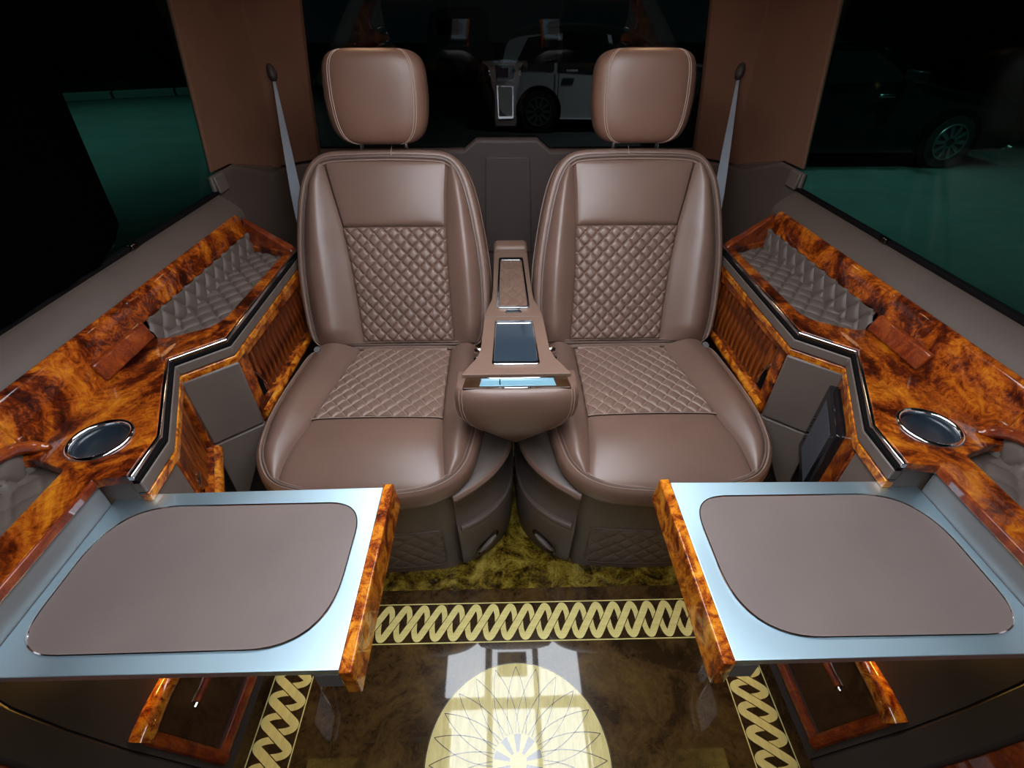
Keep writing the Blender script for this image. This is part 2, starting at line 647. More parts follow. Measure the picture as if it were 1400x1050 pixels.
plate('diffuser', [(-.105, .883), (.10, .883), (.10, 1.105), (-.105, 1.105)], 1.395, 1.402, 'lamp', p,
      holes=[[(-.078, .972), (.07, .972), (.07, 1.09), (-.078, 1.09)]], bevel=0)
box('vent', -.078, .07, .972, 1.09, 1.398, 1.404, 'blackmatte', p, bevel=0)
for sx in (-1, 1):
    p = thing('reading_lamp', 'small warm dome lamp in the headliner above the headrest', 'light', (sx * .42, 1.62, 1.385), 'warm dome lamps')
    mk('lens', [(a, b, 1.392) for a, b in circle(sx * .42, 1.62, .055, 24)], [tuple(range(24))], 'warm', p)
    plate('bezel', circle(sx * .42, 1.62, .065, 24), 1.390, 1.405, 'trim', p, holes=[circle(sx * .42, 1.62, .055, 24)], bevel=0.001)


# ------------------------------------------------------------------ side walls, pillars, windows
def side(s):
    nm = 'left' if s < 0 else 'right'
    w = thing('wall_' + nm, 'brown vinyl side wall with padded sill and suede pillar', 'wall', (s * .86, .5, 0), kind='structure')
    X = lambda L: [(s * a, b, c) for a, b, c in L]
    # padded sill (profile swept along y)
    prof = [(.79, .60), (.79, .735), (.796, .750), (.815, .768), (.835, .781), (.850, .788), (.862, .785), (.875, .76), (.875, .60)]
    rings = [[(s * a, y, z) for a, z in prof] for y in (-.9, -.3, .3, .8, 1.2, 1.44)]
    V, F = loftm(rings)
    mk('sill_pad', V, F, 'sill', w, angle=60)
    # suede pillar cover
    plan = [(.853, 1.462), (.846, 1.56), (.825, 1.75), (.808, 1.835), (.775, 1.878), (.708, 1.945), (.708, 1.975), (.864, 1.975), (.864, 1.462)]
    rings = []
    for z in (.842, 1.0, 1.2, 1.40):
        q = (z - .842)
        ring = []
        for i, (a, b) in enumerate(plan):
            za = z - (.07 if (b > 1.7 and z < .9) else 0)
            dx = (.010, .012, .02, .03, .07, .18, .18, 0, 0)[i] * q
            dy = (.23, .20, .12, .02, -.06, -.165, -.165, -.165, .23)[i] * q
            ring.append((s * (a - dx), b + dy, za))
        rings.append(ring)
    V, F = loftm(rings)
    mk('pillar_cover', V, F, 'suede', w, angle=28, bevel=.004)
    # lower quarter trim under the pillar
    plan2 = [(.848, 1.442), (.842, 1.56), (.815, 1.75), (.800, 1.835), (.765, 1.878), (.69, 1.95), (.69, 2.04), (.866, 2.04), (.866, 1.442)]
    rings = [[(s * a, b, 0) for a, b in plan2]]
    rings.append([(s * a, b, .835 + (-.07 if b > 1.7 else 0)) for a, b in plan2])
    V, F = loftm(rings)
    mk('quarter_trim', V, F, 'sill', w, angle=40, bevel=.006)
    box('window_seal', s * .846, s * .862, -.9, 1.462, .786, .796, 'blackmatte', w, bevel=.002)
    box('sill_latch', s * .840, s * .852, 1.04 - .012, 1.04 + .012, .788, .800, 'gunmetal', w, bevel=.002)
    # clip at the pillar foot
    V, F = hexa(X([(.845, 1.445, .790), (.845, 1.50, .790), (.836, 1.50, .790), (.836, 1.445, .790), (.850, 1.445, .835), (.850, 1.50, .835), (.842, 1.50, .835), (.842, 1.445, .835)]))
    mk('pillar_clip', V, F, 'grey', w, bevel=.003)
    # lower wall
    V, F = loftm([[(s * .79, y, 0.0), (s * .79, y, .70), (s * .88, y, .70), (s * .88, y, 0.0)] for y in (-.9, 1.45)])
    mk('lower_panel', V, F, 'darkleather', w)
    n = 1 if s < 0 else 2
    g = box('window_%d' % n, s * .858, s * .862, -.9, 1.56, .79, 1.42, 'sideglass', None, bevel=0)
    tag(g, 'dark green tinted side window above the padded %s sill' % nm, 'window', kind='structure')
    return w


wl = side(-1)
wr = side(1)

# rear wall: tailgate trim with raised middle, leaning privacy glass
rear = thing('wall_rear', 'brown moulded tailgate trim with a raised middle behind the seats', 'wall', (0, 1.98, 0), kind='structure')
tp = [(-.90, .80), (-.165, .80), (-.118, .836), (.110, .836), (.160, .796), (.90, .796)]
V, F = loftm([[(a, y, 0) for a, _ in tp] + [(a, y, b - dz) for a, b in tp[::-1]] for y, dz in ((1.955, .010), (1.965, 0), (2.02, 0))])
mk('tailgate_panel', V, F, 'trim', rear, angle=20, bevel=.004)
V, F = loftm([[(a, y, z) for a, z in ((-.10, .40), (.10, .40), (.085, .775), (-.085, .775))] for y in (1.945, 1.956)])
mk('pull_panel', V, F, 'trim', rear, bevel=.006)
ta = math.tan(math.radians(9.5))
V, F = hexa([(-.74, 1.985, .78), (.74, 1.985, .78), (.74, 1.989, .78), (-.74, 1.989, .78),
             (-.70, 1.985 - ta * .62, 1.40), (.70, 1.985 - ta * .62, 1.40), (.70, 1.989 - ta * .62, 1.40), (-.70, 1.989 - ta * .62, 1.40)])
g = mk('window_3', V, F, 'rearglass', None, smooth=False)
tag(g, 'dark privacy glass of the tailgate behind the headrests', 'window', kind='structure')

# unseen bulkhead behind the viewpoint, added to keep lot light out of the cabin
wf = box('wall_front', -.90, .90, -.95, -.90, 0, 1.42, 'sill', None, bevel=0)
tag(wf, 'unseen brown bulkhead added to shut lot light out of the cabin', 'wall', kind='structure')

# black blind over the front part of the left window
cur = []
for j in range(25):
    z = .80 + (1.40 - .80) * j / 24
    edge = 1.022 + .05 * ((z - .80) / .6) ** 1.3 - .10 * max(0, 1 - (z - .80) / .05) ** 2
    row = []
    for i in range(40):
        t = i / 39
        y = -.8 + (edge + .8) * t
        row.append((-.838 + .004 * math.sin(y * 55), y, z))
    cur.append(row)
V = [p for r in cur for p in r] + [(p[0] - .004, p[1], p[2]) for r in cur for p in r]
n1 = 40 * 25
F = []
for j in range(24):
    for i in range(39):
        a = j * 40 + i
        F.append((a, a + 1, a + 41, a + 40))
        F.append((n1 + a, n1 + a + 40, n1 + a + 41, n1 + a + 1))
for i in range(39):
    F.append((i, n1 + i, n1 + i + 1, i + 1))
    a = 24 * 40 + i
    F.append((a, a + 1, n1 + a + 1, n1 + a))
for j in range(24):
    a = j * 40 + 39
    F.append((a, n1 + a, n1 + a + 40, a + 40))
    a = j * 40
    F.append((a, a + 40, n1 + a + 40, n1 + a))
c = mk('window_curtain', V, F, 'cloth')
tag(c, 'black cloth curtain drawn over part of the tinted side window', 'curtain')


# ------------------------------------------------------------------ captain seats
K = 0.52
LK = math.hypot(1, K)


def make_seat(s):
    where = 'left' if s < 0 else 'right'
    lab = ('brown leather captain seat with diamond quilting, on the side of the curtained window' if s < 0 else
           'brown leather captain seat with diamond quilting, beside the console with the small screen')
    t = thing('captain_seat', lab, 'seat', (s * .33, .95, 0), 'pair of captain seats')

    def BP(u, w, n):
        return (s * (.33 + u), 1.18 + w * K / LK - n / LK, .44 + w / LK + n * K / LK)

    WS_ = [0.0, .06, .112, .212, .285, .374, .444, .49, .505]
    po = lambda w: float(np.interp(w, WS_, [.238, .248, .254, .258, .255, .245, .230, .205, .185]))
    pi = lambda w: -float(np.interp(w, WS_, [.236, .243, .245, .240, .230, .214, .196, .174, .156]))
    so = lambda w: float(np.interp(w, [0, .097, .223, .326, .415, .505], [.104, .112, .126, .143, .165, .186]))
    si = lambda w: float(np.interp(w, [0, .095, .22, .324, .413, .505], [-.160, -.153, -.147, -.147, -.151, -.158]))
    WQ, WT = .326, .503
    # closed piping curve
    P = [(po(w), w) for w in np.linspace(0, .50, 26)]
    P += [(.16, .506), (.08, .509), (0, .510), (-.08, .508), (-.14, .505)]
    P += [(pi(w), w) for w in np.linspace(.50, 0, 26)]
    P += [(u, -.004) for u in np.linspace(-.2, .2, 9)]
    P = smooth_closed(resample(P, 150), 4)
    Nm = normals2(P)
    wk = np.where(Nm[:, 1] < 0, 1 - .6 * np.abs(Nm[:, 1]), 1.0)
    rings = []
    for off, n in ((-.022, -.030), (-.012, -.004), (-.003, .003), (.004, .001), (.008, .004), (.016, .002), (.023, -.010), (.027, -.034), (.027, -.062), (.023, -.088), (.013, -.105), (-.02, -.112)):
        rings.append([BP(P[i, 0] + Nm[i, 0] * off * wk[i], P[i, 1] + Nm[i, 1] * off * wk[i], n) for i in range(150)])
    V, F = loftm(rings, True, True, True)
    back = mk('backrest', V, F, 'leather', t, angle=60)
    # piping on the backrest
    V1, F1 = tubem([BP(p[0], p[1], .0035) for p in P], .0034, 6, True)
    mk('piping', V1, F1, 'piping', back)
    for off, n in ((.0075, .0045), (-.008, .004)):
        V2, F2 = tubem([BP(P[i, 0] + Nm[i, 0] * off, P[i, 1] + Nm[i, 1] * off, n + .0008) for i in range(150)], .0009, 4, True)
        mk('stitching', V2, F2, 'stitch', back)
    # rear edge piping of the pad
    V2, F2 = tubem([BP(P[i, 0] + Nm[i, 0] * .0272 * wk[i], P[i, 1] + Nm[i, 1] * .0272 * wk[i], -.055) for i in range(150)], .0025, 5, True)
    mk('piping', V2, F2, 'console', back)
    # short seam in the middle of the top roll
    V2, F2 = tubem([BP(-.005, .512 + .03 * i / 5, .006 - .012 * (i / 5) ** 2) for i in range(6)], .0012, 5)
    mk('stitching', V2, F2, 'stitch', back)

    def edge(sv, tv, wu, wv):
        d = min(min(sv, 1 - sv) * wu, min(tv, 1 - tv) * wv)
        return -.010 * math.exp(-d / .004)

    def upper(a, b):
        w = WQ + (WT - WQ) * b
        u = si(w) + (so(w) - si(w)) * a
        return BP(u, w, .002 + .012 * math.sin(math.pi * a) ** .6 * math.sin(math.pi * min(1, b * .96 + .04)) ** .4 + edge(a, b, .3, .17))

    V, F = gridm(upper, 44, 30)
    mk('upper_panel', V, F, 'leather', back)

    def quiltb(a, b):
        w = .004 + (WQ - .004) * b
        u = si(w) + (so(w) - si(w)) * a
        return BP(u, w, .002 + .006 * math.sin(math.pi * a) ** .6 + puff(u, w - WQ, .0350, .0375, .0065) + edge(a, b, .27, .32))

    V, F = gridm(quiltb, 270, 300)
    mk('quilted_panel', V, F, 'quilt', back)

    def bol(side_):
        def fn(a, b):
            w = .0 + .503 * b
            p, q = (so(w), po(w)) if side_ > 0 else (si(w), pi(w))
            u = p + (q - p) * a
            wd = abs(q - p)
            amp = min(.040, .36 * wd)
            h = amp * math.sin(math.pi * a ** 1.35)
            h *= min(1, (b + .02) / .10) ** .5
            return BP(u, w, .001 + h - .006 * math.exp(-a * wd / .004) - .004 * math.exp(-(1 - a) * wd / .005))
        return fn

    for sd in (1, -1):
        V, F = gridm(bol(sd), 22, 50)
        mk('bolster', V, F, 'leather', back)

    # headrest
    hu, hw_ = .020, .760
    tilt = math.radians(12)
    cy, cz = 1.462, 1.026
    hd, hh, hx = .062, .108, .134
    R = []
    nth, nph = 64, 40
    sg = lambda c, e: math.copysign(abs(c) ** e, c)

    def HP(a, b, c):
        y = b * math.cos(tilt) + c * math.sin(tilt)
        z = -b * math.sin(tilt) * .6 + c * math.cos(tilt)
        return (s * (.33 + hu + a), cy + y, cz + z)

    for j in range(1, nph):
        ph = -math.pi / 2 + math.pi * j / nph
        ring = []
        cz_ = sg(math.sin(ph), .42) * hh
        rr = abs(math.cos(ph)) ** .36
        tz = cz_ / hh
        wx = hx * (1 - .13 * max(0, -tz) ** 1.6 - .03 * max(0, tz))
        for i in range(nth):
            th = 2 * math.pi * i / nth
            a = sg(math.cos(th), .50) * rr * wx
            b = sg(math.sin(th), .62) * rr * hd * (1 + .10 * tz)
            ring.append(HP(a, b, cz_))
        R.append(ring)
    V, F = loftm(R)
    hr = mk('headrest', V, F, 'head', t, angle=70)
    # stitched side seams, following the surface
    for sx in (1, -1):
        for dd in (0, .006):
            pts = []
            for j in range(3, nph - 4):
                ph = -math.pi / 2 + math.pi * j / nph
                cz_ = sg(math.sin(ph), .42) * hh
                rr = abs(math.cos(ph)) ** .36
                tz = cz_ / hh
                wx = hx * (1 - .13 * max(0, -tz) ** 1.6 - .03 * max(0, tz))
                a = (.103 + dd) / hx * wx * rr
                ct = min(1, (a / (wx * rr))) ** (1 / .50)
                st = math.sqrt(max(0, 1 - ct * ct))
                b = -(st ** .62) * rr * hd * (1 + .10 * tz)
                pts.append(HP(sx * a, b - .0006, cz_))
            V, F = tubem(pts, .0012, 5)
            mk('stitching', V, F, 'stitch', hr)
    for sx in (-.06, .06):
        V, F = tubem([(s * (.33 + hu + sx), 1.448 + .01 * i, .95 - .05 * i) for i in range(3)], .006, 10)
        mk('headrest_post', V, F, 'chrome', t)

    # ---------------- cushion
    Z0 = .418
    ys = [.70, .768, .83, .90, 1.0, 1.08, 1.16]
    co = lambda y: float(np.interp(y, [.672, .70, .735, .768, .845, .93, 1.02, 1.16], [.165, .208, .230, .243, .254, .256, .252, .240]))
    ci = lambda y: -float(np.interp(y, [.676, .692, .73, .795, .85, 1.0, 1.16], [.150, .184, .212, .226, .232, .236, .230]))
    qo = lambda y: float(np.interp(y, [.665, .69, .768, .86, 1.03, 1.16], [.188, .190, .182, .160, .136, .112]))
    qi = lambda y: float(np.interp(y, [.665, .695, .76, .855, .97, 1.16], [-.172, -.172, -.163, -.154, -.151, -.150]))
    YQ = .858

    def zb(y):
        d = max(0, (.80 - y) / .14)
        return Z0 + .012 * min(1, max(0, (y - .66) / .2)) - .028 * d * d

    def CP(u, y, z):
        return (s * (.33 + u), y, z)

    P = [(.05, .662), (-.01, .6615), (-.07, .664), (-.13, .671)]
    P += [(ci(y), y) for y in (.690, .71, .73, .76, .795, .85, .92, 1.0, 1.08, 1.15)]
    P += [(-.15, 1.165), (0, 1.168), (.15, 1.165)]
    P += [(co(y), y) for y in (1.15, 1.08, 1.0, .93, .88, .845, .80, .768, .735, .715, .70, .685)]
    P += [(.11, .668)]
    P = smooth_closed(resample(P, 150), 4)
    Nm = normals2(P)
    rings = []
    for off, dz in ((-.03, -.035), (-.012, -.008), (-.003, .002), (.004, .000), (.009, .003), (.016, -.002), (.020, -.010), (.021, -.025), (.019, -.040), (.012, -.052), (-.015, -.058)):
        rings.append([CP(P[i, 0] + Nm[i, 0] * off, P[i, 1] + Nm[i, 1] * off * (.55 if Nm[i, 1] < 0 else .3), zb(P[i, 1]) + dz) for i in range(150)])
    V, F = loftm(rings, True, True, True)
    cu = mk('cushion', V, F, 'leather', t, angle=60)
    V1, F1 = tubem([CP(p[0], p[1], zb(p[1]) + .002) for p in P], .0036, 6, True)
    mk('piping', V1, F1, 'piping', cu)
    for off in (.008, -.008):
        V1, F1 = tubem([CP(P[i, 0] + Nm[i, 0] * off, P[i, 1] + Nm[i, 1] * off * .6, zb(P[i, 1]) + .004) for i in range(150)], .0009, 4, True)
        mk('stitching', V1, F1, 'stitch', cu)

    def cfront(a, b):
        y = .664 + (YQ - .664) * b
        u = qi(y) + (qo(y) - qi(y)) * a
        return CP(u, y + .010 * (1 - b) * abs(2 * a - 1) ** 2, zb(y) + .014 * math.sin(math.pi * a) ** .5 * math.sin(math.pi * (b * .9 + .05)) ** .5 + edge(a, min(b, .5), .33, .19) * .4)

    V, F = gridm(cfront, 44, 36)
    mk('front_panel', V, F, 'leather', cu)
    PA, PB = .0370, .0450

    def zq(u, y, a, b):
        return zb(y) + .001 + .008 * math.sin(math.pi * a) ** .6 + edge(a, max(b, .5), .28, .3) * .4

    def cquilt(a, b):
        y = YQ + (1.150 - YQ) * b
        u = qi(y) + (qo(y) - qi(y)) * a
        return CP(u, y, zq(u, y, a, b) + puff(u, y - YQ, PA, PB, .0045))

    V, F = gridm(cquilt, 200, 200)
    mk('quilted_panel', V, F, 'quilt', cu)
    parts = []
    for sgn in (1, -1):
        for k in range(-16, 26):
            pts = []
            for i in range(61):
                y = YQ + .002 + (1.148 - YQ) * i / 60
                u = sgn * ((y - YQ) / PB - k * .5 * 2 / 2) * PA
                if qi(y) + .002 < u < qo(y) - .002:
                    a = (u - qi(y)) / (qo(y) - qi(y))
                    pts.append(CP(u, y, zq(u, y, a, (y - YQ) / .292) + .0012))
            if len(pts) > 2:
                parts.append(tubem(pts, .0010, 4))
    V, F = merge(parts)
    mk('quilt_stitching', V, F, 'stitch', cu)
    V, F = tubem([CP(qi(YQ) + (qo(YQ) - qi(YQ)) * i / 20, YQ, zb(YQ) + .004 + .006 * math.sin(math.pi * i / 20) ** .5) for i in range(21)], .0013, 5)
    mk('stitching', V, F, 'stitch', cu)
    # rear roll of the cushion
    V, F = tubem([CP(-.14 + .24 * i / 10, 1.158, .426) for i in range(11)], .011, 10)
    mk('rear_roll', V, F, 'console', cu)

    def cbol(side_):
        def fn(a, b):
            y = .690 + (1.160 - .690) * b
            p, q = (qo(y), co(y)) if side_ > 0 else (qi(y), ci(y))
            u = p + (q - p) * a
            wd = abs(q - p)
            amp = min(.034, .34 * wd) * (1 - .25 * b)
            h = amp * (math.sin(math.pi * a ** 1.25) ** .80)
            return CP(u, y, zb(y) + .001 + h - .005 * math.exp(-a * wd / .004) - .003 * math.exp(-(1 - a) * wd / .005))
        return fn

    for sd in (1, -1):
        V, F = gridm(cbol(sd), 22, 50)
        mk('bolster', V, F, 'leather', cu)

    # ---------------- pedestal with a quilted front
    fr = lambda u: .735 - .020 * (1 - ((u - .02) / .22) ** 2)
    pts = [(-.188, .95)] + [(u, fr(u) + (.03 * max(0, (abs(u - .01) - .17) / .03) ** 2)) for u in np.linspace(-.188, .215, 24)] + [(.215, .95)]
    rings = [[CP(a, b - .03 * (z / .33), z) for a, b in pts] for z in (0, .006, .15, .305, .34, .372)]
    V, F = loftm(rings)
    ped = mk('base', V, F, 'grey', t, angle=50)
    rings = [[CP(a * 1.02, b - .03 * (z / .33) - dd, z) for a, b in pts] for z, dd in ((.352, -.002), (.354, .003), (.361, .004), (.364, -.002))]
    V, F = loftm(rings)
    mk('base_seam', V, F, 'leather', ped, angle=50)

    def pq(a, b):
        u = -.145 + .30 * a
        z = .030 + .165 * b
        d = min(min(a, 1 - a) * .30, min(b, 1 - b) * .165)
        return CP(u, fr(u) - .03 * (z / .33) - .001 + .004 * math.exp(-d / .003) - puff(u, z, .050, .052, .004), z)

    V, F = gridm(pq, 110, 70)
    mk('quilted_panel', V, F, 'grey', ped)
    rec = rpoly([(-.147, .028), (.157, .028), (.157, .197), (-.147, .197)], .016)
    V, F = tubem([CP(a, fr(a) - .03 * b / .33 - .0015, b) for a, b in resample(rec, 90)], .0016, 5, True)
    mk('stitching', V, F, 'grey', ped)

    # ---------------- sweeping side cover with a release lever
    pc = catmull([(.146, .742), (.128, .748), (.095, .766), (.055, .802), (.026, .850), (.014, .910), (.012, 1.0), (.012, 1.12)], 6)
    Rr = []
    for i, (x, y) in enumerate(pc):
        f = i / (len(pc) - 1)
        top = .345 + .012 * f
        prof = [(0, .0), (.002, .004), (.006, .09), (.007, .165), (.004, .185), (-.016, .208), (-.022, .245), (-.017, top - .035), (.004, top - .020), (.008, top - .008), (0, top), (-.018, top + .003), (-.035, top + .008), (-.055, top + .028), (-.09, top + .036)]
        a = offset_path(pc, 1)[i]
        nx, ny = pc[i][0] - a[0], pc[i][1] - a[1]
        lean = .05
        Rr.append([(s * (x - nx * o_ * -1 * -1 + .0), y - ny * o_ - 0 - lean * (z_ / .33) * (1 - f), z_) for o_, z_ in prof])
    V, F = loftm(Rr, False, False, False)
    cov = mk('side_cover', V, F, 'grey', t, angle=45)
    so_ = cov.modifiers.new('thick', 'SOLIDIFY')
    so_.thickness = .006
    so_.offset = -1 if False else 0
    ou = offset_path(pc, 1)
    cvp = lambda i, o_, z_: (s * (pc[i][0] + (ou[i][0] - pc[i][0]) * o_), pc[i][1] + (ou[i][1] - pc[i][1]) * o_ - .05 * (z_ / .33) * (1 - i / (len(pc) - 1)), z_)
    V, F = tubem([cvp(i, -.002, .345 + .012 * i / (len(pc) - 1) - .010) for i in range(len(pc))], .013, 12)
    mk('cover_lip', V, F, 'leather', cov)
    V, F = tubem([cvp(i, .001, .195 - .02 * i / (len(pc) - 1)) for i in range(3, len(pc))], .009, 10)
    mk('cover_ridge', V, F, 'grey', cov)
    # lever: oval ring with a chrome tip
    i0 = 14
    cx_, cy_ = pc[i0]
    tx, ty = pc[i0 + 1][0] - pc[i0 - 1][0], pc[i0 + 1][1] - pc[i0 - 1][1]
    ln = math.hypot(tx, ty)
    tx, ty = tx / ln, ty / ln
    nx, ny = (ty, -tx)
    if ny > 0:
        nx, ny = -nx, -ny
    ring = []
    for k in range(32):
        th = 2 * math.pi * k / 32
        d, z = .036 * math.cos(th), .062 + .020 * math.sin(th) + .45 * .036 * math.cos(th)
        ring.append((s * (cx_ + tx * d + nx * .008), cy_ + ty * d + ny * .008 - .010, z))
    V, F = tubem(ring, .0028, 6, True)
    lv = mk('lever_surround', V, F, 'gunmetal', cov)
    V, F = tubem([(s * (cx_ + tx * d + nx * .010), cy_ + ty * d + ny * .010 - .010, .062 + .45 * d) for d in (-.028, -.01, .01, .028)], lambda t_: .009 * math.sin(math.pi * (.15 + .7 * t_)), 10)
    mk('release_lever', V, F, 'grey', lv)
    # buckle stalk at the rear outer corner of the cushion
    V, F = tubem([CP(.205, 1.165, .36), CP(.215, 1.15, .42), CP(.222, 1.13, .455)], .010, 8)
    mk('hinge_bracket', V, F, 'housing', t)
    return t


make_seat(-1)
make_seat(1)

# ------------------------------------------------------------------ armrest between the seats
ar = thing('center_armrest', 'brown leather centre armrest with quilted lid, dark glass pad and front pouch', 'armrest', (0, 1.1, 0))
ZA = .60
half = [(.806, .1175), (.870, .085), (.905, .078), (1.045, .0735), (1.09, .068), (1.135, .056), (1.20, .053), (1.455, .0525)]
pol = [(w, y) for y, w in half] + [(-w, y) for y, w in half[::-1]]
plate('top_board', rpoly(pol, [.004] + [.02] * 6 + [.004, .004] + [.02] * 6 + [.004], 4), ZA - .022, ZA, 'console', ar, bevel=.005, seg=3)
pol2 = [(w - .012 - (.03 if y < .86 else 0), max(y, .83)) for y, w in half] + [(-w + .012 + (.03 if y < .86 else 0), max(y, .83)) for y, w in half[::-1]]
plate('body', pol2, .43, ZA - .02, 'console', ar, bevel=.006)
V, F = tubem([(-.074 + .148 * i / 8, 1.048, ZA + .0004) for i in range(9)], .0012, 5)
mk('lid_joint', V, F, 'piping', ar)
# rear cap
V, F = loftm([[(-.053, y, ZA - .05), (.053, y, ZA - .05), (.053, y, z - .008), (.044, y, z), (-.044, y, z), (-.053, y, z - .008)] for y, z in ((1.452, ZA + .014), (1.46, ZA + .022), (1.50, ZA + .024), (1.508, ZA + .016))])
mk('rear_cap', V, F, 'console', ar, bevel=.003, angle=50)
# quilted lid with chrome frame
lf = rpoly([(-.043, 1.085), (.043, 1.085), (.037, 1.405), (-.037, 1.405)], .010)
li = rpoly([(-.0375, 1.093), (.0375, 1.093), (.032, 1.385), (-.032, 1.385)], .007)
lid = plate('lid_frame', lf, ZA - .002, ZA + .006, 'chrome', ar, holes=[li], bevel=.0015)


def lidq(a, b):
    y = 1.092 + .294 * b
    hw2 = .0385 - .006 * b
    x = -hw2 + 2 * hw2 * a
    d = min(min(a, 1 - a) * .075, min(b, 1 - b) * .29)
    return (x, y, ZA + .002 + puff(x, y, .036, .060, .004) - .004 * math.exp(-d / .003))


V, F = gridm(lidq, 50, 110)
mk('quilted_panel', V, F, 'console', lid)
plate('release_tab', rpoly([(-.022, 1.068), (.022, 1.068), (.016, 1.083), (-.016, 1.083)], .003), ZA - .001, ZA + .002, 'black', ar, bevel=.001)
# glass pad
pf = rpoly([(-.053, .838), (.053, .838), (.047, 1.025), (-.047, 1.025)], .010)
pin = rpoly([(-.0475, .848), (.0475, .848), (.0425, 1.010), (-.0425, 1.010)], .006)
fr_ = plate('pad_frame', pf, ZA - .002, ZA + .004, 'chrome', ar, holes=[pin], bevel=.0015)
plate('glass_pad', pin, ZA - .004, ZA + .0025, 'phone', fr_, bevel=0)
# chrome hinge pins
for sx in (-1, 1):
    for y in (.885, .922):
        V, F = tubem([(sx * .068, y, .583), (sx * .080, y, .583), (sx * .091, y, .583), (sx * .094, y, .583)], lambda t_: .0075 if t_ < .8 else .0055, 14)
        mk('hinge_pin', V, F, 'chrome', ar)
# pouch
secs = [(.591, .123, .765, .83), (.587, .128, .757, .835), (.570, .130, .750, .84), (.540, .129, .748, .845), (.515, .124, .751, .85), (.490, .108, .757, .85),
        (.462, .081, .768, .85), (.435, .054, .783, .855), (.410, .030, .800, .86), (.390, .011, .815, .86), (.380, .003, .825, .86)]
rings = []
for z, hw2, yf, yb in secs:
    r = []
    for i in range(17):
        t_ = -1 + 2 * i / 16
        x = hw2 * math.copysign(1 - (1 - abs(t_)) ** 1.25, t_)
        yy = yf + (.020 * abs(t_) ** 3.5)
        r.append((x, yy, z))
    r += [(hw2, yb, z), (-hw2, yb, z)]
    rings.append(r)
V, F = loftm(rings)
pouch = mk('pouch', V, F, 'leather', ar, angle=60)
for sx in (-1, 1):
    for dx in (0, .006):
        V, F = tubem([(sx * (hw2 * .93 - dx), yf + .013 - dx * .3 - .0012, z) for z, hw2, yf, yb in secs[1:7]], .0010, 5)
        mk('stitching', V, F, 'stitch', pouch)
ZA -= .010
tray = plate('tray_rim', rpoly([(-.113, .768), (.113, .768), (.107, .812), (-.107, .812)], .004), ZA - .002, ZA + .003, 'darkwood', ar, bevel=.001)
plate('tray_insert', rpoly([(-.078, .7735), (.082, .7735), (.078, .797), (-.074, .797)], .002), ZA + .001, ZA + .0045, 'ice', tray, bevel=.0008)
box('tray_bar', -.078, .082, .7955, .7985, ZA + .003, ZA + .008, 'chrome', tray, bevel=.001)
box('tray_bar', -.03, .03, .766, .7695, ZA + .001, ZA + .005, 'chrome', tray, bevel=.001)
box('tray_divider', -.036, -.034, .774, .796, ZA + .003, ZA + .007, 'chrome', tray, bevel=0)


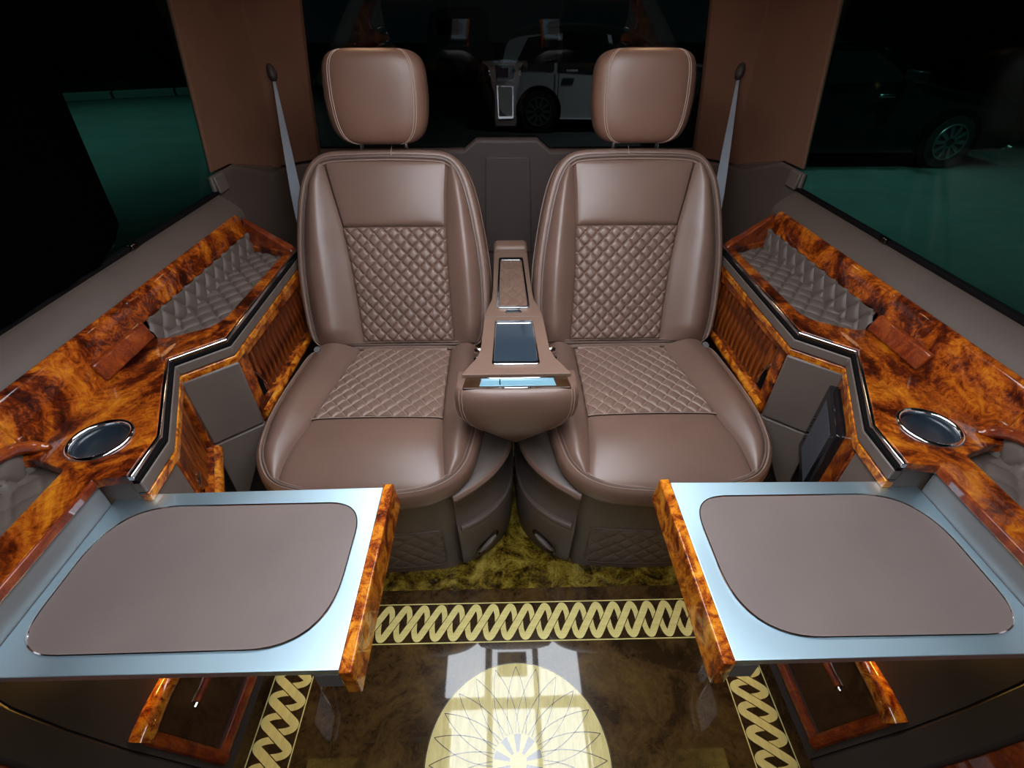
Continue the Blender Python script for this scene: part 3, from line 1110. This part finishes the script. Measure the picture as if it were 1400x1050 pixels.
# ------------------------------------------------------------------ side consoles
def make_console(s):
    lab = ('amber burl wood side console with two slatted roll doors and chrome cup holder' if s < 0 else
           'amber burl wood side console with chrome cup holder and a small black screen')
    t = thing('side_console', lab, 'console', (s * .70, .8, 0), 'side consoles under the windows')
    fx = lambda a, b, c: (s * a, b, c)
    ZT = .66
    path = [(.632, 1.36), (.618, .868), (.700, .793), (.594, .573), (.588, .486)]
    # top board with tray openings
    tray_r = rpoly([(.652, 1.325), (.774, 1.380), (.774, .874), (.738, .868), (.668, .912), (.652, .95)], [.01, .01, .006, .03, .03, .03])
    tray_f = rpoly([(.690, .500), (.774, .530), (.774, -.5), (.690, -.5)], [.006, .03, 0, 0])
    outer = path + [(.629, .480), (.634, .478), (.634, -.6), (.790, -.6), (.790, 1.40)]
    cup = circle(.676, .562, .043, 40)
    plate('top_board', outer, ZT - .018, ZT, 'wood', t, holes=[tray_r, tray_f, cup], f=fx, bevel=.0015)
    # chrome trim, vinyl band, wood band following the inner edge
    for nm, d0, d1, z0, z1, m, bv in (('chrome_trim', .004, -.006, ZT - .013, ZT - .002, 'chrome', .002),
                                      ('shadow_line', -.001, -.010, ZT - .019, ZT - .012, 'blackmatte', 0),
                                      ('vinyl_band', .004, -.012, ZT - .041, ZT - .018, 'grey', .003),
                                      ('lower_chrome', .001, -.008, ZT - .044, ZT - .040, 'gunmetal', 0),
                                      ('wood_band', .002, -.012, ZT - .060, ZT - .043, 'wood2', .002)):
        V, F = bandm(path, d0 if True else 0, d1, z0, z1, s)
        mk(nm, V, F, m, t, bevel=bv, smooth=True)
    # front end face
    box('end_block', s * .594, s * .655, .489, .53, .42, ZT - .019, 'grey', t, bevel=.004)
    # back board rising to the sill
    pr = [(.764, ZT - .01), (.764, ZT + .004), (.776, .722), (.784, .741), (.793, .747), (.800, .742), (.800, ZT - .01)]
    V, F = loftm([[(s * a, y, z) for a, z in pr] for y in (.535, .60, .70, .872)])
    bb = mk('back_board', V, F, 'wood', t, angle=40, bevel=.002)
    pr2 = [(.772, .694), (.776, .722), (.784, .741), (.793, .747), (.800, .742), (.800, .694)]
    V, F = loftm([[(s * a, y, z) for a, z in pr2] for y in (.8721, 1.1, 1.392)])
    mk('upper_rail', V, F, 'wood', t, angle=40, bevel=.002)
    pr3 = [(.768, .678), (.776, .722), (.784, .741), (.793, .747), (.800, .742), (.800, .678)]
    V, F = loftm([[(s * a, y, z) for a, z in pr3] for y in (-.6, 0, .5349)])
    mk('upper_rail', V, F, 'wood', t, angle=40, bevel=.002)
    # rear end cap
    V, F = hexa([(s * a, b, c) for a, b, c in [(.618, 1.330, .630), (.800, 1.388, .630), (.800, 1.425, .630), (.618, 1.36, .630), (.636, 1.330, .664), (.772, 1.388, .735), (.797, 1.425, .735), (.636, 1.36, .668)]])
    mk('end_cap', V, F, 'redwood', t, bevel=.006)
    # door pull block
    V, F = hexa([(s * a, b, c) for a, b, c in [(.756, .715, .664), (.756, .868, .664), (.79, .868, .664), (.79, .715, .664), (.764, .710, .702), (.764, .862, .702), (.79, .862, .702), (.79, .710, .702)]])
    mk('pull_block', V, F, 'redwood', bb, bevel=.005, seg=3)
    # rear tray: quilted floor and wall
    tl = plate('tray_floor', [(.648, 1.34), (.772, 1.39), (.768, .86), (.70, .86), (.648, .93)], ZT - .034, ZT - .022, 'grey', t, f=fx, bevel=0)

    def tq(a, b):
        y = .880 + .455 * b + .045 * a * b
        xi = max(.654, .740 - (y - .875) * 1.2)
        x = xi + (.772 - xi) * a
        return (s * x, y, ZT - .021 + puff(x, y, .048, .060, .0065))

    V, F = gridm(tq, 44, 130)
    mk('quilted_pad', V, F, 'grey', tl)

    def tw(a, b):
        y = .876 + .508 * b
        z = ZT - .022 + .060 * a
        x = .769 + .005 * a
        return (s * (x - puff(z, y, .066, .048, .008)), y, z)

    V, F = gridm(tw, 30, 150)
    mk('quilted_wall', V, F, 'grey', tl)
    # front tray
    fl = plate('front_tray_floor', [(.685, .535), (.780, .535), (.780, -.55), (.685, -.55)], ZT - .034, ZT - .026, 'grey', t, f=fx, bevel=0)

    def fq(a, b):
        y = -.1 + .61 * b
        x = .690 + .082 * a
        return (s * x, y, ZT - .025 + puff(x, y, .048, .060, .0045))

    V, F = gridm(fq, 30, 120)
    mk('quilted_pad', V, F, 'grey', fl)

    def fw(a, b):
        y = -.1 + .628 * b
        z = ZT - .024 + .052 * a
        return (s * (.769 + .005 * a - puff(z, y, .066, .048, .007)), y, z)

    V, F = gridm(fw, 24, 150)
    mk('quilted_wall', V, F, 'grey', fl)
    lp = catmull([(.746, .548, ZT + .000), (.757, .545, .664), (.765, .536, .672), (.768, .520, .682), (.769, .49, .690), (.770, .44, .693), (.770, .30, .693), (.770, -.1, .693)], 6)
    V, F = tubem([(s * a, b, c) for a, b, c in lp], lambda q: .004 + .006 * min(1, q * 5), 12)
    mk('tray_lip', V, F, 'redwood', t)
    # cup holder
    bz, bf = [], 48
    prof = [(.0405, -.040), (.0400, .000), (.0412, .0035), (.0440, .0050), (.0470, .0040), (.0485, .000), (.0480, -.002)]
    rings = [[(s * (.676 + r * math.cos(2 * math.pi * i / bf)), .562 + r * math.sin(2 * math.pi * i / bf), ZT + z) for i in range(bf)] for r, z in prof]
    V, F = loftm(rings, True, False, False)
    ch = mk('cup_holder', V, F, 'chrome', t, angle=60)
    V, F = loftm([[(s * (.676 + r * math.cos(2 * math.pi * i / bf)), .562 + r * math.sin(2 * math.pi * i / bf), ZT + z) for i in range(bf)] for r, z in ((.0402, -.001), (.0395, -.006), (.035, -.009), (.02, -.011), (.004, -.0115))], True, False, True)
    mk('cup_well', V, F, 'cupglass', ch, angle=60)

    # rear roll door: wood frame and slats
    def door(p0, p1, z0, z1, name, frame, slats, ratio, out=0):
        """p0 rear end, p1 front end in plan; local a along 0..L, face offset d toward cabin"""
        p0, p1 = np.array(p0), np.array(p1)
        L = np.linalg.norm(p1 - p0)
        e = (p1 - p0) / L
        nrm = np.array([-e[1], e[0]])
        if nrm[0] > 0:
            nrm = -nrm
        D = lambda a, z, d: (s * float(p0[0] + e[0] * a + nrm[0] * d), float(p0[1] + e[1] * a + nrm[1] * d), z)
        fp = lambda a, b, c: D(a, b, c)
        fl_, fr2, fb, ft = frame
        fo = plate(name, [(0, z0), (L, z0), (L, z1), (0, z1)], -.012, .006, 'wood', t,
                   holes=[rpoly([(fl_, z0 + fb), (L - fr2, z0 + fb), (L - fr2, z1 - ft), (fl_, z1 - ft)], .008)], f=fp, bevel=.003)
        return D, L, fo

    D, L, fo = door((.622, 1.325), (.622, .884), .408, .604, 'roll_door', (.03, .035, .030, .024), True, 1)
    V, F = tubem([D(.012 + (L - .024) * i / 6, .424, .002) for i in range(7)], .013, 12)
    mk('bottom_rail', V, F, 'wood2', fo)
    n = 15
    pitch = (L - .065) / n
    pm = None
    for k in range(n):
        a = .03 + pitch * (k + .5)
        zlo = .440 + (.060 if k >= n - 2 else 0)
        if pm is None or k == n - 2:
            ring = []
            for z in (zlo - .002, .580):
                ring.append([D(a + pitch * .36 * math.cos(th), z, -.010 + .0065 * math.sin(th)) for th in np.linspace(0, math.pi, 7)] + [D(a - pitch * .5, z, -.016), D(a + pitch * .5, z, -.016)])
            V, F = loftm(ring)
            o = mk('slat', V, F, 'slat', fo, angle=50)
            pm, a0 = o, a
        else:
            o = pm.copy()
            col.objects.link(o)
            d = Vector(D(a, 0, 0)) - Vector(D(a0, 0, 0))
            o.location = pm.location + d
    box('recess', s * .637, s * .645, .92, 1.30, .43, .59, 'blackmatte', fo, bevel=0)
    a = L - .035 - pitch * 1.0
    V, F = tubem([D(L - .037, .535, -.001), D(L - .048, .520, .000), D(L - .060, .500, .000), D(L - .072, .470, -.001)], .0026, 8)
    mk('finger_pull', V, F, 'chrome', fo)
    # plain panel facing the front
    V, F = bandm([(.613, .872), (.700, .797)], -.002, -.016, .425, .602, s)
    mk('plain_panel', V, F, 'grey', t, bevel=.004)
    V, F = bandm([(.596, .572), (.590, .488)], .004, -.008, .40, .602, s)
    mk('front_panel', V, F, 'grey', t, bevel=.003)
    # facet below it and lower body
    fa = [(.702, .795, .421), (.611, .873, .421), (.705, .793, .20)]
    V, F = loftm([[(s * (p[0] + d), p[1] + d, p[2]) for p in fa] for d in (-.012, .004)])
    mk('lower_facet', V, F, 'grey', t, bevel=.002)
    V, F = bandm([(.645, 1.40), (.645, .90), (.735, .80), (.668, .60), (.668, .565)], .030, .002, 0.0, .42, s)
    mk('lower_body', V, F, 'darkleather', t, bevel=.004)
    # second door or screen
    D2, L2, fo2 = door((.698, .789), (.594, .574), .395, .604, 'roll_door' if s < 0 else 'screen_surround',
                       (.018, .030, .034, .020) if s < 0 else (.012, .066, .020, .030), True, 1)
    if s < 0:
        V, F = tubem([D2(.010 + (L2 - .02) * i / 6, .412, .006) for i in range(7)], .014, 12)
        mk('bottom_rail', V, F, 'wood2', fo2)
        n = 9
        pitch = (L2 - .048) / n
        for k in range(n):
            a = .018 + pitch * (k + .5)
            zlo = .430 + (.05 if k >= n - 3 else 0)
            ring = []
            for z in (zlo - .002, .582):
                ring.append([D2(a + pitch * .36 * math.cos(th), z, -.010 + .0065 * math.sin(th)) for th in np.linspace(0, math.pi, 7)] + [D2(a - pitch * .5, z, -.016), D2(a + pitch * .5, z, -.016)])
            V, F = loftm(ring)
            mk('slat', V, F, 'slat', fo2, angle=50)
        V, F = hexa([D2(.01, .41, -.030), D2(L2 - .01, .41, -.030), D2(L2 - .01, .41, -.018), D2(.01, .41, -.018), D2(.01, .595, -.030), D2(L2 - .01, .595, -.030), D2(L2 - .01, .595, -.018), D2(.01, .595, -.018)])
        mk('recess', V, F, 'blackmatte', fo2, smooth=False)
        V, F = tubem([D2(L2 - .085, .485, -.003), D2(L2 - .06, .480, -.001), D2(L2 - .034, .482, -.002)], .0028, 8)
        mk('finger_pull', V, F, 'chrome', fo2)
    else:
        HB = lambda a0, a1, z0, z1, d0, d1: hexa([D2(a, z, d) for z in (z0, z1) for a, d in ((a0, d0), (a1, d0), (a1, d1), (a0, d1))])
        V, F = HB(.004, L2 - .062, .384, .570, -.004, .022)
        sc = mk('screen', V, F, 'black', fo2, bevel=.004)
        V, F = HB(.034, L2 - .088, .405, .548, .010, .0226)
        mk('display', V, F, 'screen', sc, bevel=.0005)
        for zz in (.420, .440, .460, .480):
            V, F = HB(.014, .022, zz, zz + .007, .010, .0236)
            mk('button', V, F, 'gunmetal', sc, bevel=.0005)
    # slot strip along the table side: wood edge and grey housing
    box('wood_edge', s * .631, s * .650, -.6, .478, .6445, ZT - .0005, 'redwood', t, bevel=.0025)
    hp = [(.638, .588), (.636, .634), (.639, .641), (.646, .6435), (.690, .6435), (.690, .575), (.645, .575)]
    V, F = loftm([[(s * (a), y, z) for a, z in hp] for y in (-.6, .482)])
    mk('table_housing', V, F, 'housing', t, angle=30, bevel=.002)
    # under the table: sloping lower panel with a wooden pocket lit by an amber strip
    bp = [(.585, .0), (.640, .085), (.700, .174), (.745, .28), (.772, .38), (.772, .565)]
    V, F = loftm([[(s * a, y, z) for a, z in bp] + [(s * .79, y, .565), (s * .79, y, .0)] for y in (.283, .40, .56)])
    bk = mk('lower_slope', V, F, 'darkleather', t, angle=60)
    V, F = loftm([[(s * (a - .0005), y, z) for a, z in bp] + [(s * .79, y, .565), (s * .79, y, .0)] for y in (.225, .2825)])
    mk('slope_edge', V, F, 'darkleather', t, angle=60, bevel=.005)
    V, F = loftm([[(s * (a + .012), y, max(0, z - .008)) for a, z in bp] + [(s * .79, y, .565), (s * .79, y, .0)] for y in (-.6, .2245)])
    mk('step_board', V, F, 'redwood', t, angle=60)

    def SL(x, y, d=0.0):
        z = float(np.interp(x, [q[0] for q in bp], [q[1] for q in bp]))
        return (s * (x - .8 * d), y, z + .6 * d)

    V, F = tubem([SL(.602, y, .004) for y in (.300, .36, .42, .50, .55)], .011, 10)
    mk('pocket_rail', V, F, 'redwood', t)
    V, F = tubem([SL(x, .304, .004) for x in (.598, .62, .645, .67, .69)], .012, 10)
    mk('pocket_rail', V, F, 'redwood', t)
    pk = catmull([SL(.692, .297, .002), SL(.695, .320, .008), SL(.697, .355, .012), SL(.697, .42, .014), SL(.697, .54, .014)], 6)
    V, F = tubem(pk, lambda t_: .022 - .007 * t_, 14)
    mk('pocket_post', V, F, 'wood2', t)
    V, F = tubem([SL(.655, y, .003) for y in (.375, .40, .45, .54)], .008, 10)
    mk('pocket_slat', V, F, 'redwood', t)
    V, F = tubem([SL(.655, y, .006) for y in (.366, .374)], .0035, 8)
    mk('pocket_knob', V, F, 'chrome', t)
    V = [SL(.610, .312, .0015), SL(.640, .312, .0015), SL(.690, .312, .0015), SL(.690, .55, .0015), SL(.640, .55, .0015), SL(.610, .55, .0015)]
    mk('pocket_back', V, [(0, 1, 4, 5), (1, 2, 3, 4)], 'darkwood', t, smooth=False)
    V, F = tubem([(s * .742, .395, .292), (s * .742, .48, .292)], .004, 8)
    mk('amber_strip', V, F, 'amber', t)
    return t


make_console(-1)
make_console(1)


# ------------------------------------------------------------------ fold-out tables
def make_table(s):
    xi = .207 if s < 0 else .225
    lab = ('silver framed fold-out table with taupe leather inset, on the side of the curtained window' if s < 0 else
           'silver framed fold-out table with taupe leather inset, below the small black screen')
    t = thing('folding_table', lab, 'table', (s * .43, .37, .56), 'pair of fold-out tables')
    fx = lambda a, b, c: (s * a, b, c)
    Z = .60
    y0, y1 = .236, .506
    plate('aluminium_top', [(xi + .016, y0), (.637, y0), (.637, y1 - .006), (xi + .016, y1)], Z - .012, Z, 'alu', t, f=fx, bevel=.001)
    ins = [(xi + .040, .476), (xi + .040, .260), (.621, .258), (.621, .474)]
    rin = rpoly(ins, [.052, .075, .075, .080], 10)
    # corner pattern: wide sweeps at the near inner and far outer corners
    rin = rpoly(ins, [.055, .095, .060, .095], 12)
    inset = plate('leather_inset', rin, Z - .002, Z + .0012, 'tableleather', t, f=fx, bevel=.0005)
    V, F = tubem([(s * a, b, Z + .0010) for a, b in resample(rin, 160)], .0015, 6, True)
    mk('inset_edge', V, F, 'chrome', inset)
    V, F = hexa([(s * a, b, c) for a, b, c in [(xi - .004, y0 - .006, Z - .050), (xi + .014, y0 - .006, Z - .050), (xi + .014, y1 + .008, Z - .050), (xi - .004, y1 + .008, Z - .050),
                                               (xi, y0 - .004, Z + .002), (xi + .016, y0 - .004, Z + .002), (xi + .016, y1 + .006, Z + .002), (xi, y1 + .006, Z + .002)]])
    mk('wood_edge', V, F, 'wood2', t, bevel=.002)
    box('edge_underside', s * (xi + .014), s * (xi + .05), y0, y1, Z - .048, Z - .013, 'housing', t, bevel=.002)
    box('support_rail', s * .26, s * .634, y1 - .05, y1 - .02, Z - .035, Z - .0125, 'housing', t, bevel=.002)
    box('support_rail', s * .26, s * .634, y0 + .05, y0 + .08, Z - .035, Z - .0125, 'housing', t, bevel=.002)
    return t


make_table(-1)
make_table(1)


# ------------------------------------------------------------------ seat belts
def make_belt(s):
    lab = 'grey seat belt strap on the suede pillar %s' % ('behind the curtained window' if s < 0 else 'nearest the black saloon car outside')
    t = thing('seat_belt', lab, 'seat belt', (s * .70, 1.70, .74), 'pair of seat belts')
    top = Vector((s * .768, 1.862, 1.045))
    bot = Vector((s * .690, 1.590, .665))
    rings = []
    low = Vector((s * .668, 1.545, .20))
    for i in range(17):
        f = min(1, i / 12)
        c = top.lerp(bot, f) if i <= 12 else bot.lerp(low, (i - 12) / 4)
        w = .003 + .016 * min(1, f * 1.2)
        ang = math.radians(20 + 40 * f)
        d = Vector((s * math.cos(ang) * -1, math.sin(ang), 0)) * w
        th = Vector((s * .0008, .0010, 0))
        rings.append([c - d - th, c + d - th, c + d + th, c - d + th])
    V, F = loftm(rings)
    mk('strap', V, F, 'belt', t)
    pts = [top + Vector((s * .006, -.002, .03)), top + Vector((0, -.006, .015)), top + Vector((-s * .004, -.010, -.004)), top + Vector((-s * .004, -.008, -.016))]
    V, F = tubem(catmull([tuple(p) for p in pts], 4), lambda q: .006 + .009 * math.sin(math.pi * q), 10)
    mk('belt_guide', V, F, 'redwood' if False else 'darkleather', t)
    return t


make_belt(-1)
make_belt(1)

# ------------------------------------------------------------------ outside: parking lot at night
GZ = -.5
gr = mk('parking_lot', [(-40, -15, GZ), (40, -15, GZ), (40, 45, GZ), (-40, 45, GZ)], [(0, 1, 2, 3)], 'asphalt', smooth=False)
tag(gr, 'dim parking lot ground outside the windows', 'ground', kind='structure')
# kerb left
k = thing('kerb', 'low concrete kerb at the edge of the dim lot', 'kerb', (-9, 12, GZ))
for i in range(5):
    V, F = hexa([(-13.6 + i * 1.25, 12.4 + i * .62, GZ), (-12.4 + i * 1.25, 13.0 + i * .62, GZ), (-12.5 + i * 1.25, 13.25 + i * .62, GZ), (-13.7 + i * 1.25, 12.65 + i * .62, GZ),
                 (-13.6 + i * 1.25, 12.4 + i * .62, GZ + .16), (-12.4 + i * 1.25, 13.0 + i * .62, GZ + .16), (-12.5 + i * 1.25, 13.25 + i * .62, GZ + .16), (-13.7 + i * 1.25, 12.65 + i * .62, GZ + .16)])
    mk('kerb_stone', V, F, 'kerb', k, bevel=.01)


def wheel(parent, x, y, r, dy):
    V, F = loftm([[(x + rr * math.cos(2 * math.pi * i / 28), y + yy, GZ + r + rr * math.sin(2 * math.pi * i / 28)) for i in range(28)]
                  for rr, yy in ((r * .6, -.01 * dy), (r * .95, -.005 * dy), (r, .05 * dy), (r, .18 * dy), (r * .9, .22 * dy))])
    w = mk('wheel', V, F, 'rubber', parent, angle=40)
    parts = []
    for j in range(10):
        a = 2 * math.pi * j / 10
        ca, sa = math.cos(a), math.sin(a)
        q = []
        for yy in (-.02 * dy, .01 * dy):
            for rr, hw2 in ((.05, .018), (r * .64, .026)):
                for sg_ in (-1, 1):
                    q.append((x + rr * ca - sg_ * hw2 * sa, y + yy, GZ + r + rr * sa + sg_ * hw2 * ca))
        parts.append((q, [(0, 1, 3, 2), (4, 6, 7, 5), (0, 2, 6, 4), (1, 5, 7, 3), (0, 4, 5, 1), (2, 3, 7, 6)]))
    ringp = [(x + r * .64 * math.cos(2 * math.pi * i / 28), y - .015 * dy, GZ + r + r * .64 * math.sin(2 * math.pi * i / 28)) for i in range(28)]
    parts.append(tubem(ringp, .014, 5, True))
    V, F = merge(parts)
    mk('rim', V, F, 'rim', w)


def make_car(name, label, x0, y0, prof, glass, wheels, r, paint, flip=1, width=1.8, handles=(), mirror=None, lamp=None, dirx=1, seamx=()):
    """side-on car, near side at y0, profile (a, z above ground), a runs along dirx"""
    t = thing(name, label, 'car', (x0 + dirx * 2.2, y0 + .9, GZ))
    Xc = lambda a: x0 + dirx * a
    sm = catmull(prof, 5, True)
    belt = max(z for _, z in prof) * .62

    def ring(y, k, inz):
        return [(Xc(a), y + (max(0, z - belt) * inz), GZ + z * k + (1 - k) * .5) for a, z in sm]

    rings = [ring(y0 + .06, .96, .28), ring(y0 + .01, .995, .24), ring(y0, 1.0, .22), ring(y0 + .04, 1.0, .22), ring(y0 + width - .04, 1.0, -.22), ring(y0 + width, .99, -.24)]
    V, F = loftm(rings)
    mk('body', V, F, paint, t, angle=40)
    for gp in glass:
        V = [(Xc(a), y0 - .006 + max(0, z - belt) * .22, GZ + z) for a, z in gp] + [(Xc(a), y0 + .03 + max(0, z - belt) * .22, GZ + z) for a, z in gp]
        n = len(gp)
        F = [tuple(range(n)), tuple(range(n, 2 * n))[::-1]] + [(i, (i + 1) % n, n + (i + 1) % n, n + i) for i in range(n)]
        mk('window', V, F, 'carglass', t, smooth=False)
    for a in wheels:
        V, F = loftm([[(Xc(a) + (r + .06) * math.cos(2 * math.pi * i / 28), y0 + yy, GZ + r + (r + .06) * math.sin(2 * math.pi * i / 28)) for i in range(28)] for yy in (-.008, .01)])
        mk('wheel_arch', V, F, 'blackmatte', t)
        wheel(t, Xc(a), y0 - .01, r, 1)
    for a, z in handles:
        v, f = boxm(min(Xc(a), Xc(a + .2)), max(Xc(a), Xc(a + .2)), y0 - .03, y0 + .02, GZ + z, GZ + z + .035)
        mk('door_handle', v, f, 'chrome' if paint == 'blackpaint' else paint, t, bevel=.008)
    for a, z0, z1 in seamx:
        v, f = boxm(Xc(a) - .006, Xc(a) + .006, y0 - .003, y0 + .01, GZ + z0, GZ + z1)
        mk('door_seam', v, f, 'blackmatte', t, smooth=False)
    if mirror:
        a, z = mirror
        V, F = hexa([(Xc(a + da), y0 + dy, GZ + z + dz) for da, dy, dz in ((0, -.2, 0), (.16, -.2, 0), (.16, .05, 0), (0, .05, 0), (0, -.2, .13), (.13, -.2, .12), (.13, .05, .12), (0, .05, .13))])
        mk('door_mirror', V, F, paint, t, bevel=.02)
    if lamp:
        a, z = lamp
        v, f = boxm(Xc(a) - .1, Xc(a) + .1, y0 - .004, y0 + .05, GZ + z, GZ + z + .14)
        mk('tail_lamp', v, f, 'redwood', t, bevel=.01)
    return t


suv = [(.05, .45), (.02, .75), (.10, 1.0), (.22, 1.35), (.45, 1.53), (1.1, 1.58), (1.9, 1.56), (2.45, 1.42), (3.0, 1.12), (3.35, 1.02), (4.1, .93), (4.45, .80), (4.5, .5), (4.4, .26), (3.0, .22), (1.5, .22), (.3, .26)]
make_car('parked_car', 'white estate car parked across the lot behind the privacy glass', -.10, 9.6, suv,
         [[(.35, 1.06), (.55, 1.40), (1.05, 1.47), (1.05, 1.06)], [(1.12, 1.06), (1.12, 1.47), (1.85, 1.46), (1.98, 1.06)], [(2.05, 1.06), (1.92, 1.45), (2.35, 1.36), (2.85, 1.08)]],
         (.75, 3.55), .34, 'whitepaint', handles=((1.2, .93), (2.15, .93)), mirror=(2.75, 1.08), lamp=(.12, .85), seamx=((1.08, .35, 1.05), (2.0, .35, 1.05)))
sedan = [(.02, .5), (.05, .80), (.25, .93), (.75, .98), (1.15, 1.28), (1.75, 1.42), (2.4, 1.40), (3.05, 1.05), (3.5, .93), (4.3, .82), (4.62, .65), (4.65, .35), (4.4, .22), (2.5, .2), (.4, .25)]
make_car('parked_car', 'black saloon car parked beside the van beyond the side window', 2.35, 7.0, sedan,
         [[(.95, 1.0), (1.25, 1.26), (1.72, 1.35), (1.72, 1.0)], [(1.80, 1.0), (1.80, 1.35), (2.35, 1.33), (2.85, 1.03)]],
         (.85, 3.72), .33, 'blackpaint', handles=((1.5, .86), (2.5, .86)), mirror=(2.75, 1.03))
van = [(.05, .4), (.02, 1.2), (.15, 1.72), (.6, 1.85), (1.6, 1.85), (1.75, 1.4), (1.8, .4)]
make_car('parked_car', 'small white box van far across the dim parking lot', -2.1, 17.0, van, [[(.3, 1.25), (.3, 1.6), (.9, 1.62), (.9, 1.25)]], (.45, 1.4), .32, 'whitepaint', width=2.0)
# dark hedge rows
for (x, y, sx, sy, h, lab) in [(-14, 20, 6, 1.2, 2.6, 'dark hedge beyond the kerb of the lot'), (13, 15, 6, 1.2, 2.6, 'dark hedge behind the black saloon car')]:
    pts = []

    def hg(a, b):
        th = math.pi * b
        yy = y - sy * math.cos(th) * (1 + .12 * math.sin(a * 37))
        return (x - sx + 2 * sx * a, yy, GZ + h * math.sin(th) ** .5 * (1 + .08 * math.sin(a * 51) + .05 * math.sin(a * 113 + b * 9)))

    V, F = gridm(hg, 60, 12)
    o = mk('hedge', V, F, 'hedge')
    tag(o, lab, 'hedge')
